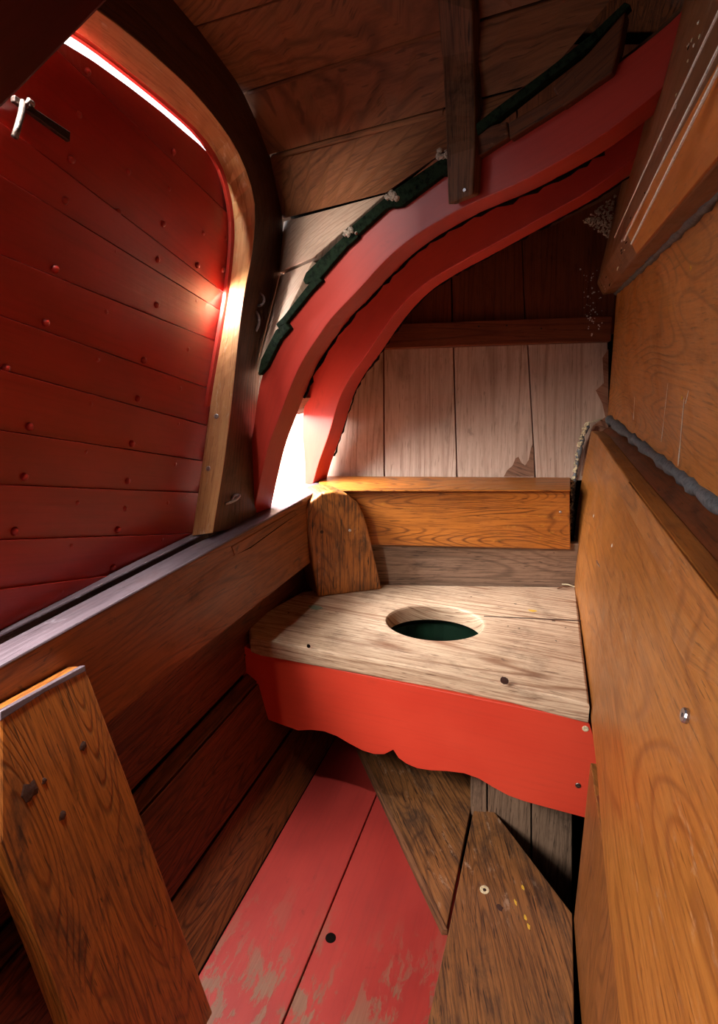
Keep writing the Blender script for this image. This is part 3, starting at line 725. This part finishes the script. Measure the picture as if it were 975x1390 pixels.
rv = [(118, 97), (106, 156), (180, 176), (235, 206), (97, 217), (173, 233), (228, 256), (282, 270), (88, 272), (160, 288), (221, 304), (275, 316), (154, 341), (213, 352), (268, 360), (302, 366), (75, 365), (142, 423), (212, 414), (264, 408), (62, 438), (130, 488), (195, 489), (254, 474), (243, 527), (187, 541), (121, 548), (40, 579), (179, 602), (240, 575), (236, 630), (114, 613), (33, 647), (173, 653), (103, 682), (226, 682), (20, 721), (94, 740), (160, 719), (218, 732), (153, 770), (81, 802), (250, 672), (305, 323), (300, 400), (8, 500), (168, 690)]
for q in rv:
    bm = bmesh.new(); blob(bm, pp(q[0], q[1], .002), (1, 0, 0), .0066, .006, 9, 3, .12); newobj('rivet', bm, red_panel, pan, smooth=True)
# latch
lt = empty('latch', pp(35, 150, .02)); lt.parent = pan; lt.matrix_parent_inverse = pan.matrix_basis.inverted()
bm = bmesh.new(); p0 = pp(20, 133, .030); p1 = pp(96, 186, .030); d_ = unit(p1 - p0); s_ = unit(np.cross(d_, (1, 0, 0))) * .0075
w0 = s_ * .6
prism(bm, [p0 + w0, p1 + s_, p1 - s_, p0 - w0], (-.008, 0, 0)); newobj('latch_bar', bm, rust, lt, d_, .0015)
bm = bmesh.new(); tube(bm, [pp(31, 137, .032), pp(29, 155, .036), pp(24, 173, .038), pp(20, 186, .038)], [.0035, .0045, .0045, .005], 8); newobj('latch_pin', bm, steel_d, lt, smooth=True)
bm = bmesh.new(); c_ = pp(40, 143, .02); tube(bm, [pp(36, 150, .0), pp(35, 143, .034), pp(39, 136, .042), pp(44, 140, .034), pp(42, 152, .0)], .0035, 8); newobj('staple', bm, steel_d, lt, smooth=True)

# ------------------------------------------------------------------ dark frame round the opening
XF = -.69
li = [(289, 723), (309, 601), (322, 476), (331, 400), (342, 350), (347, 300), (345, 262), (327, 211), (302, 171), (261, 121), (216, 80), (176, 45), (133, 12), (70, -25), (-20, -70)]
ro = [(348, 712), (350, 600), (352, 500), (366, 440), (378, 400), (385, 342), (384, 281), (372, 221), (347, 161), (327, 116), (290, 66), (262, 28), (225, -15), (160, -70), (60, -130)]
rv_ = [(262, 727), (274, 646), (286, 551), (303, 450), (312, 400), (318, 345), (320, 302), (314, 261), (302, 221), (276, 181), (226, 136), (176, 95), (126, 55), (70, 20), (-20, -30)]
frm = empty('opening_frame', (XF, 1.1, .72)); tag(frm, 'dark arched wooden frame around the side opening with the red shutter', 'frame')
NN = 40
Li = resample(smooth_curve([X(x, y, XF) for x, y in li]), NN); Ro = resample(smooth_curve([X(x, y, XF) for x, y in ro]), NN)
Rv = resample(smooth_curve([X(x, y, XF - .052) for x, y in rv_]), NN)
bm = bmesh.new(); loft(bm, [Li, Ro, [p - V(.05, 0, 0) for p in Ro], [p * .9 + q * .1 for p, q in zip(Rv, Ro)]])
newobj('frame_body', bm, frame_d, frm, bev=.002, uvdone=True)
bm = bmesh.new(); off = V(.0, -.0, 0)
def toward(p, q, d): return p + unit(q - p) * d
Lf = [p + V(.002, 0, 0) - unit(q - p) * .004 for p, q in zip(Li, Ro)]
Rf = [p - unit(q - p) * .003 for p, q in zip(Rv, Ro)]
loft(bm, [Lf, [p + unit(q - p) * .001 for p, q in zip(Li, Ro)], [p * .92 + q * .08 for p, q in zip(Rv, Ro)], Rf])
newobj('frame_lining', bm, frame_l, frm, bev=.0015, uvdone=True)['label'] = 'paler worn lining of the frame facing the shutter'
# red lip at the outside of the lining
Rl = [p - unit(q - p) * .007 + V(-.004, 0, 0) for p, q in zip(Rv, Ro)][8:]
Rm = [p + unit(q - p) * .012 + V(-.004, 0, 0) for p, q in zip(Rv, Ro)][8:]
bm = bmesh.new(); loft(bm, [Rl, Rm, [p + V(-.008, 0, 0) for p in Rm], [p + V(-.008, 0, 0) for p in Rl]])
newobj('red_lip', bm, red_arch, frm, uvdone=True)['label'] = 'thin red painted lip'
def linpt(x, y):
    r = ray(x, y)
    # lining plane near given height: between Li and Rv
    best = None
    for i in range(NN - 1):
        a_, b_, c_ = Lf[i], Lf[i + 1], Rf[i]; n1 = unit(np.cross(b_ - a_, c_ - a_)); t = ((a_ - C0) @ n1) / (r @ n1); p = C0 + r * t
        d = np.linalg.norm(p - (a_ + c_) / 2)
        if best is None or d < best[0]: best = (d, p, n1 if n1[1] < 0 else -n1)
    return best[1], best[2]
for q in ((294, 565), (283, 636)):
    p, n = linpt(*q); screw('screw', p, n, .0055, steel, frm, 'bright screw head in the pale lining')
def hook(pts, r, label, xx):
    bm = bmesh.new(); P = smooth_curve([X(x, y, XF + d) for x, y, d in pts], 2); tube(bm, P, r, 8)
    o = newobj('wire_hook', bm, steel, None, smooth=True); tag(o, label, 'hook', 'wire hooks on the opening frame')
hook([(353, 398, .0), (358, 402, .012), (359, 409, .018), (356, 414, .016), (350, 415, .0)], .003, 'upper of two curved wire hooks on the dark frame face', 0)
hook([(348, 423, .0), (352, 430, .010), (352, 440, .012), (348, 449, .0)], .003, 'second curved wire hook just below the upper one on the dark frame', 0)
hook([(306, 684, .0), (316, 681, .012), (324, 676, .018), (326, 671, .014), (318, 672, .006), (315, 678, 0)], .003, 'bright curled hook near the foot of the dark frame', 0)

# ------------------------------------------------------------------ arched red frames
F1 = [(344, 698), (355, 643), (364, 605), (380, 563), (396, 520), (412, 486), (433, 456), (449, 432), (485, 396), (523, 353), (560, 322), (611, 291), (651, 271), (701, 251), (766, 216), (810, 190), (850, 160), (900, 120), (960, 60)]
E1 = [(327, 704), (335, 637), (343, 590), (349, 542), (355, 510), (372, 470), (395, 430), (436, 370), (500, 300), (540, 268), (590, 236), (648, 208), (691, 184), (761, 140), (832, 92), (907, 34), (940, 0), (980, -40)]
def arch(name, E, F, pl, d, mat, label):
    E = resample(smooth_curve([PL(x, y, pl) for x, y in E], 3), 60); Fc = resample(smooth_curve([PL(x, y, pl) for x, y in F], 3), 60)
    bm = bmesh.new(); loft(bm, [E, Fc, [p + dA * d for p in Fc], [p + dA * d for p in E]])
    o = newobj(name, bm, mat, None, bev=.002, uvdone=True); tag(o, label, 'frame', 'curved red hull frames'); return o, E, Fc
ar1, E1c, F1c = arch('curved_frame', E1, F1, A1, .065, red_arch, 'nearer curved red painted hull frame rising from the rail to the upper right')
F2 = [(425, 656), (433, 627), (449, 584), (460, 541), (476, 510), (497, 483), (513, 458), (537, 424), (568, 391), (607, 366), (647, 345), (699, 316), (741, 293), (804, 258), (850, 225), (900, 180)]
E2 = [(414, 662), (414, 625), (410, 590), (412, 545), (440, 470), (480, 410), (520, 365), (570, 330), (612, 300), (650, 284), (700, 258), (760, 225), (840, 180), (900, 130)]
ar2, E2c, F2c = arch('curved_frame', E2, F2, A2, .068, red_arch, 'farther curved red hull frame behind the first, shaded dark toward the top')
def bead_on(P, i0_, i1_, offv, r_, host, mat=None):
    Q = [p + offv + V(random.uniform(-.003, .003), 0, random.uniform(-.003, .003)) for p in P[i0_:i1_]]
    bm = bmesh.new(); tube(bm, Q, [r_ * random.uniform(.5, 1.3) for _ in Q], 7); newobj('ragged_filler', bm, mat or seam_m, host, smooth=True)
bead_on(resample(F1c, 90), 22, 78, dA * .066 + V(.001, 0, 0), .0042, ar1)
bead_on(resample(F2c, 90), 6, 84, dA * .069, .003, ar2)
# shell planking between arches and wall above the window opening (outer skin)
def outw(P, d): return [p + V(-.6, 0, .5) / .78 * d for p in P]
bm = bmesh.new()
i0 = 12
SE1 = [p + dA * .05 for p in E1c[i0:]]; SE2 = [p + V(-.012, 0, .012) for p in E2c[9:]]
SE1 = resample(SE1, 30); SE2 = resample(SE2, 30); SE3 = [p + V(.05, .6, 0) for p in SE2]
loft(bm, [SE1, SE2, SE3, outw(SE3, .025), outw(SE2, .025), outw(SE1, .025)])
sh = newobj('trim_2', bm, batten_w, None, uvdone=True); sh['kind'] = 'structure'
# ragged dark filler above the window opening between the frames
def mid(a, b, t): return a * (1 - t) + b * t

# ------------------------------------------------------------------ ceiling planking between opening frame and first arch
seamsC = [((100, -160), (900, -420)), ((190, -60), (880, -290)), ((269, 34), (850, -150)), ((335, 123), (860, -36)), ((368, 211), (735, 112)), ((387, 298), (524, 262)), ((381, 372), (425, 352)), ((350, 504), (352, 508))]
def planeA1(x, y, off=-.006): return PL(x, y, (A1[0] + dA * off, dA))
bm = bmesh.new(); bmp = bmesh.new()
top_ys = []
CE = []
for (l, r) in seamsC:
    CE.append((X(l[0], l[1], XF + .004), planeA1(r[0], r[1])))
for i in range(len(CE) - 1):
    (a0, b0), (a1, b1_) = CE[i], CE[i + 1]
    n1 = unit(np.cross(b0 - a0, a1 - a0)); 
    if n1 @ (C0 - a0) < 0: n1 = -n1
    g = .0035
    N = 10
    top = [a0 * (1 - t) + b0 * t for t in np.linspace(-.02, 1, N)]; bot = [a1 * (1 - t) + b1_ * t for t in np.linspace(-.02, 1, N)]
    d_ = [unit(q - p) for p, q in zip(top, bot)]
    top = [p + e * g for p, e in zip(top, d_)]; bot = [q - e * g + n1 * .004 for q, e in zip(bot, d_)]
    loft(bmp if i >= 5 else bm, [top, bot, [p - n1 * .02 for p in bot], [p - n1 * .02 for p in top]])
gC = unit(CE[3][1] - CE[3][0])
ce = newobj('ceiling', bm, ceil_w, None, gC, .002, shear=.8); tag(ce, kind='structure')
cp = newobj('lower_planks', bmp, ceil_p, ce, gC, .002, shear=.8); cp['label'] = 'bleached planks next to the red frame, window light in their pale colour'
# backing above the planks (seam shadow) + roof enclosure
bm = bmesh.new()
for i in range(len(CE) - 1):
    (a0, b0), (a1, b1_) = CE[i], CE[i + 1]
    n1 = unit(np.cross(b0 - a0, a1 - a0)); n1 = n1 if n1 @ (C0 - a0) > 0 else -n1
    d1 = unit(a1 - a0) * .02
    loft(bm, [[a0 * (1 - t) + b0 * t - n1 * .028 - d1 for t in np.linspace(-.02, 1, 10)], [a1 * (1 - t) + b1_ * t - n1 * .024 + d1 * .3 for t in np.linspace(-.02, 1, 10)]], closed=False)
newobj('backing', bm, darkw, ce, uvdone=True)

def onceil(x, y):
    r = ray(x, y); best = None
    for i in range(len(CE) - 1):
        a0, b0 = CE[i]; a1, b1_ = CE[i + 1]
        for tri in ((a0, b0, a1), (b0, b1_, a1)):
            n1 = np.cross(tri[1] - tri[0], tri[2] - tri[0]); t = ((tri[0] - C0) @ n1) / (r @ n1); p = C0 + r * t
            s = [np.cross(v2 - v1, p - v1) @ n1 for v1, v2 in ((tri[0], tri[1]), (tri[1], tri[2]), (tri[2], tri[0]))]
            nn1 = unit(n1); nn1 = nn1 if nn1 @ r < 0 else -nn1
            if min(s) >= -1e-9: return p, nn1
            d = -min(s)
            if best is None or d < best[0]: best = (d, p, nn1)
    return best[1], best[2]
p, n = onceil(405, 52)
bm = bmesh.new(); blob(bm, p + n * .003, n, .012, .0015, 14, 3, .1); o = newobj('knot', bm, knot_m, ce)
# pale strip battens over two seams
for (q1, q2, w) in (((369, 210), (603, 148), 2.5), ((338, 123), (600, 41), 2.0)):
    p1, n1 = onceil(*q1); p2, n2 = onceil(*q2)
    bm = bmesh.new(); s = V(0, 0, -.004)
    prism(bm, [p1 + n1 * .004, p2 + n2 * .004, p2 + n2 * .004 + s * w, p1 + n1 * .004 + s * w], -n1 * .006); newobj('seam_bead', bm, ceil_w, ce, p2 - p1, .001)
# batten across the ceiling planks
bpx = [((592, -40), (640, -40)), ((594, 10), (641, 10)), ((600, 80), (643, 78)), ((604, 150), (645, 146)), ((606, 205), (645, 200)), ((608, 278), (642, 264))]
Lb = []; Rb = []
for (l, r) in bpx:
    for q, S in ((l, Lb), (r, Rb)):
        p, n = onceil(q[0], min(q[1], 175)); 
        if q[1] <= 175: p = C0 + (p - C0) * ((np.linalg.norm(p - C0) - .045) / np.linalg.norm(p - C0))
        else: p = PL(q[0], q[1], (A1[0] - dA * .03, dA))
        S.append(p)
nB = unit(np.cross(Rb[1] - Lb[1], Lb[3] - Lb[1])); nB = nB if nB @ (C0 - Lb[1]) < 0 else -nB
bat = band('ceiling_batten', Lb, Rb, nB * .026, batten_w, None, 20, .003, False)
tag(bat, 'short rough wooden batten crossing the ceiling planks and ending on the red frame', 'batten')
screw('nail_head', PL(631, 258, (A1[0] - dA * .031, dA)), -dA, .003, steel, bat)
helper_sill = slab('added_pale_sill', [Z(366, 694, .716) + V(-.0, -.03, 0), Z(446, 651, .716), V(-1.0, 1.85, .70), V(-1.0, 1.2, .70)], (0, 0, -.03), deal, None, yv, .002); helper_sill['kind'] = 'structure'; helper_sill.name = 'added_glare_sill'  # pale board added outside the rail to give a white glare there
# stepped green-black plank ends along the frame
def a1p(x, y, o=-.012): return PL(x, y, (A1[0] + dA * o, dA))
steps = [([(350, 508), (354, 488), (374, 448), (388, 438), (394, 446), (380, 462), (362, 498), (352, 510)], 'lowest stepped green-black plank end on the nearer red frame', green_e),
         ([(374, 440), (384, 430), (420, 384), (430, 373), (437, 381), (424, 394), (388, 439), (378, 446)], 'second stepped green-black plank end from the bottom on the red frame', green_e),
         ([(411, 380), (415, 370), (465, 322), (482, 311), (486, 322), (470, 336), (434, 378), (414, 386)], 'third stepped green-black plank end from the bottom', green_e),
         ([(464, 318), (520, 270), (538, 262), (542, 276), (524, 284), (476, 328), (468, 332)], 'fourth dark plank end below the bleached ceiling plank', green_e),
         ([(528, 262), (600, 214), (608, 212), (608, 238), (600, 238), (545, 280), (532, 282)], 'long dark plank end just left of the ceiling batten', green_e)]
for pts, lb, mt in steps:
    o = slab('plank_end', [a1p(*q) for q in pts], dA * .022, mt, None, unit(a1p(*pts[2]) - a1p(*pts[0])), .002)
    tag(o, lb, 'plank', 'stepped plank ends along the red frame')
for c in ((533, 267), (476, 316), (602, 209)):
    bm = bmesh.new()
    for _ in range(9): blob(bm, a1p(c[0] + random.uniform(-8, 8), c[1] + random.uniform(-5, 5), -.014), -dA, random.uniform(.002, .006), .004, 7, 2, .4)
    o = newobj('oakum_tuft', bm, fluff, None); tag(o, {533: 'pale fibre tuft on the fourth dark plank end', 476: 'small pale tuft between the third and fourth dark plank ends', 602: 'whitish tuft beside the foot of the ceiling batten'}[c[0]], 'tuft', 'fibre tufts', 'stuff')
blocks = [([(646, 176), (688, 164), (691, 186), (648, 214)], 'small square brown wedge just right of the ceiling batten'),
          ([(690, 166), (762, 124), (768, 142), (692, 190)], 'middle brown wedge with pale worn patches above the red frame'),
          ([(750, 118), (800, 70), (850, 12), (842, 60), (832, 98), (764, 146)], 'largest tapering brown wedge at the top of the red frame')]
for pts, lb in blocks:
    o = slab('wedge', [a1p(*q, -.016) for q in pts], dA * .03, wedge_w, None, unit(a1p(*pts[1]) - a1p(*pts[0])), .003); tag(o, lb, 'wedge', 'brown wedges above the red frame')
o = slab('edge_strip', [a1p(*q, -.02) for q in [(646, 168), (668, 150), (745, 92), (800, 48), (848, 2), (856, 6), (802, 62), (748, 104), (690, 150), (648, 184)]], dA * .02, green_e, None, None, .002)
tag(o, 'long dark green-black edging strip above the brown wedges at the top', 'strip')

# ------------------------------------------------------------------ fluff by the beam, droppings, crumbs
bm = bmesh.new(); tri = [(790, 300), (835, 262), (838, 300), (822, 318), (812, 300)]
FL = (bs(820, 290) - V(.0, .03, 0), nb)
for i in range(300):
    u, v = sorted((random.random(), random.random())); x = 792 * u + 836 * (v - u) + 826 * (1 - v); y = 299 * u + 264 * (v - u) + 325 * (1 - v)
    blob(bm, PL(x, y, FL) + nb * random.uniform(-.01, .014), nb + V(*[random.uniform(-.9, .9) for _ in range(3)]), random.uniform(.001, .0035), random.uniform(.001, .006), 6, 2, .4)
o = newobj('fibre_nest', bm, fluff, None); tag(o, 'small grey fibrous nest stuck to the left edge of the moulded beam', 'nest', kind='stuff')
bm = bmesh.new()
for i in range(60):
    x = random.gauss(803, 7); y = random.uniform(365, 458) if i < 45 else random.gauss(430, 6)
    P_ = BT if 428 < y < 464 else WALL
    blob(bm, PL(x, y, P_), nr, random.uniform(.0008, .003), .0008, 6, 2, .4)
o = newobj('droppings', bm, white_c, None); tag(o, 'white bird droppings speckled on the batten in the right corner', 'droppings', kind='stuff')
bm = bmesh.new()
edgep = [(798, 574), (790, 592), (782, 625), (777, 660), (775, 700), (774, 725)]
ep = resample([PL(x, y, (PL(784, 640, WALL) + nb * .01, nb)) for x, y in edgep], 60)
tube(bm, [p + V(.004, 0, 0) for p in ep], [.006 * random.uniform(.5, 1.4) for _ in ep], 7)
o = newobj('caulking', bm, caulk, None, smooth=True); tag(o, 'black ragged caulking at the far end of the big orange board', 'caulking')
bm = bmesh.new()
for i in range(130):
    p = ep[int(random.random() ** 1.4 * 58)]; blob(bm, p + V(random.uniform(-.006, .004), -.006, random.uniform(-.003, .003)), (random.uniform(-1, .3), -1, random.uniform(-.3, .8)), random.uniform(.0012, .0045), random.uniform(.001, .004), 6, 2, .4)
for i in range(16):
    p = Z(800 + i * 1.6, 574 - .5 * i, .9); blob(bm, p, (0, -.5, 1), random.uniform(.001, .003), .002, 6, 2, .4)
o = newobj('crumbs', bm, crumb, None); tag(o, 'cream crumbs of old filler along the far end of the big orange board', 'crumbs', kind='stuff')
for q in ((950, 628),):
    p = PL(q[0], q[1], (Lw_b * .35 + Lw_f * .65, unit((-1, 0, .2))))
# ------------------------------------------------------------------ maroon hatch board near the camera
hb_ = X(72, 75, -.5); HP = (hb_, unit((.95, -.1, -.35)))
o = slab('hatch_board', [PL(x, y, HP) for x, y in ((148, 0), (72, 77), (30, 120), (-3, 152), (-110, 262), (-320, 120), (-320, -260), (150, -260), (200, -55))], -HP[1] * .025, maroon, None, unit(PL(148, 0, HP) - PL(0, 150, HP)), .003)
tag(o, 'dark maroon painted board overhead at the upper left in front of the shutter', 'board')

# ------------------------------------------------------------------ enclosure behind the viewer
def encl(name, pts, vec, mat=oak_dark): tag(slab(name, pts, vec, mat, None, yv, 0), kind='structure')
encl('wall_front', [V(-.85, -.75, -.3), V(.5, -.75, -.3), V(.5, -.75, 2.2), V(-.85, -.75, 2.2)], (0, -.03, 0))
encl('trim_3', [V(-1.0, -.75, 2.05), V(.6, -.75, 2.05), V(.6, 2.6, 2.05), V(-1.0, 2.6, 2.05)], (0, 0, .03))
encl('trim_4', [V(.48, -.75, -.3), V(.48, 2.4, -.3), V(.48, 2.4, 2.1), V(.48, -.75, 2.1)], (.03, 0, 0))
encl('added_light_header', [V(-.72, -.75, 1.42), V(-.72, .46, 1.42), V(-.72, .46, 2.1), V(-.72, -.75, 2.1)], (-.03, 0, 0))  # unseen header, brought low to keep daylight off ceiling and upper frames
encl('added_light_screen', [V(-.70, .46, 1.60), V(-.70, 1.0, 1.64), V(-.70, 1.25, 1.68), V(-.70, 2.6, 1.2), V(-.70, 2.6, 2.1), V(-.70, .46, 2.1)], (-.03, 0, 0))  # unseen wall added to stop the shutter light leaking over the frame
# ------------------------------------------------------------------ light
w = bpy.data.worlds.new('sky'); SC.world = w; w.use_nodes = True
bg = w.node_tree.nodes['Background']; bg.inputs[1].default_value = 1.0
wn = w.node_tree; tc = wn.nodes.new('ShaderNodeTexCoord'); sp = wn.nodes.new('ShaderNodeSeparateXYZ'); wn.links.new(tc.outputs['Generated'], sp.inputs[0])
cr_ = wn.nodes.new('ShaderNodeValToRGB'); mr_ = wn.nodes.new('ShaderNodeMapRange'); wn.links.new(sp.outputs[2], mr_.inputs[0]); mr_.inputs[1].default_value = -1; mr_.inputs[2].default_value = 1
wn.links.new(mr_.outputs[0], cr_.inputs[0]); wn.links.new(cr_.outputs[0], bg.inputs[0])
e = cr_.color_ramp.elements; e[0].position = .49; e[0].color = (.85, .85, .85, 1); e[1].position = .54; e[1].color = (3.6, 3.8, 4.0, 1)
def area(name, loc, to, sx, sy, power, col=(1, 1, 1)):
    l = bpy.data.lights.new(name, 'AREA'); l.shape = 'RECTANGLE'; l.size = sx; l.size_y = sy; l.energy = power; l.color = col
    o = bpy.data.objects.new(name, l); COL.objects.link(o); o.location = loc
    o.rotation_euler = (Vector(to) - Vector(loc)).to_track_quat('-Z', 'Y').to_euler(); return o
area('daylight_opening', (-1.2, -.6, 1.85), (-.05, 1.0, .5), .55, .5, 78, (1, .96, .9))
area('daylight_window', (-.92, 1.28, 1.12), (-.45, 1.55, .6), .35, .35, 55, (.97, .98, 1))
area('daylight_shutter', (-.785, .57, 1.92), (-.715, 1.12, 1.0), .1, .1, 80, (1, .98, .95))
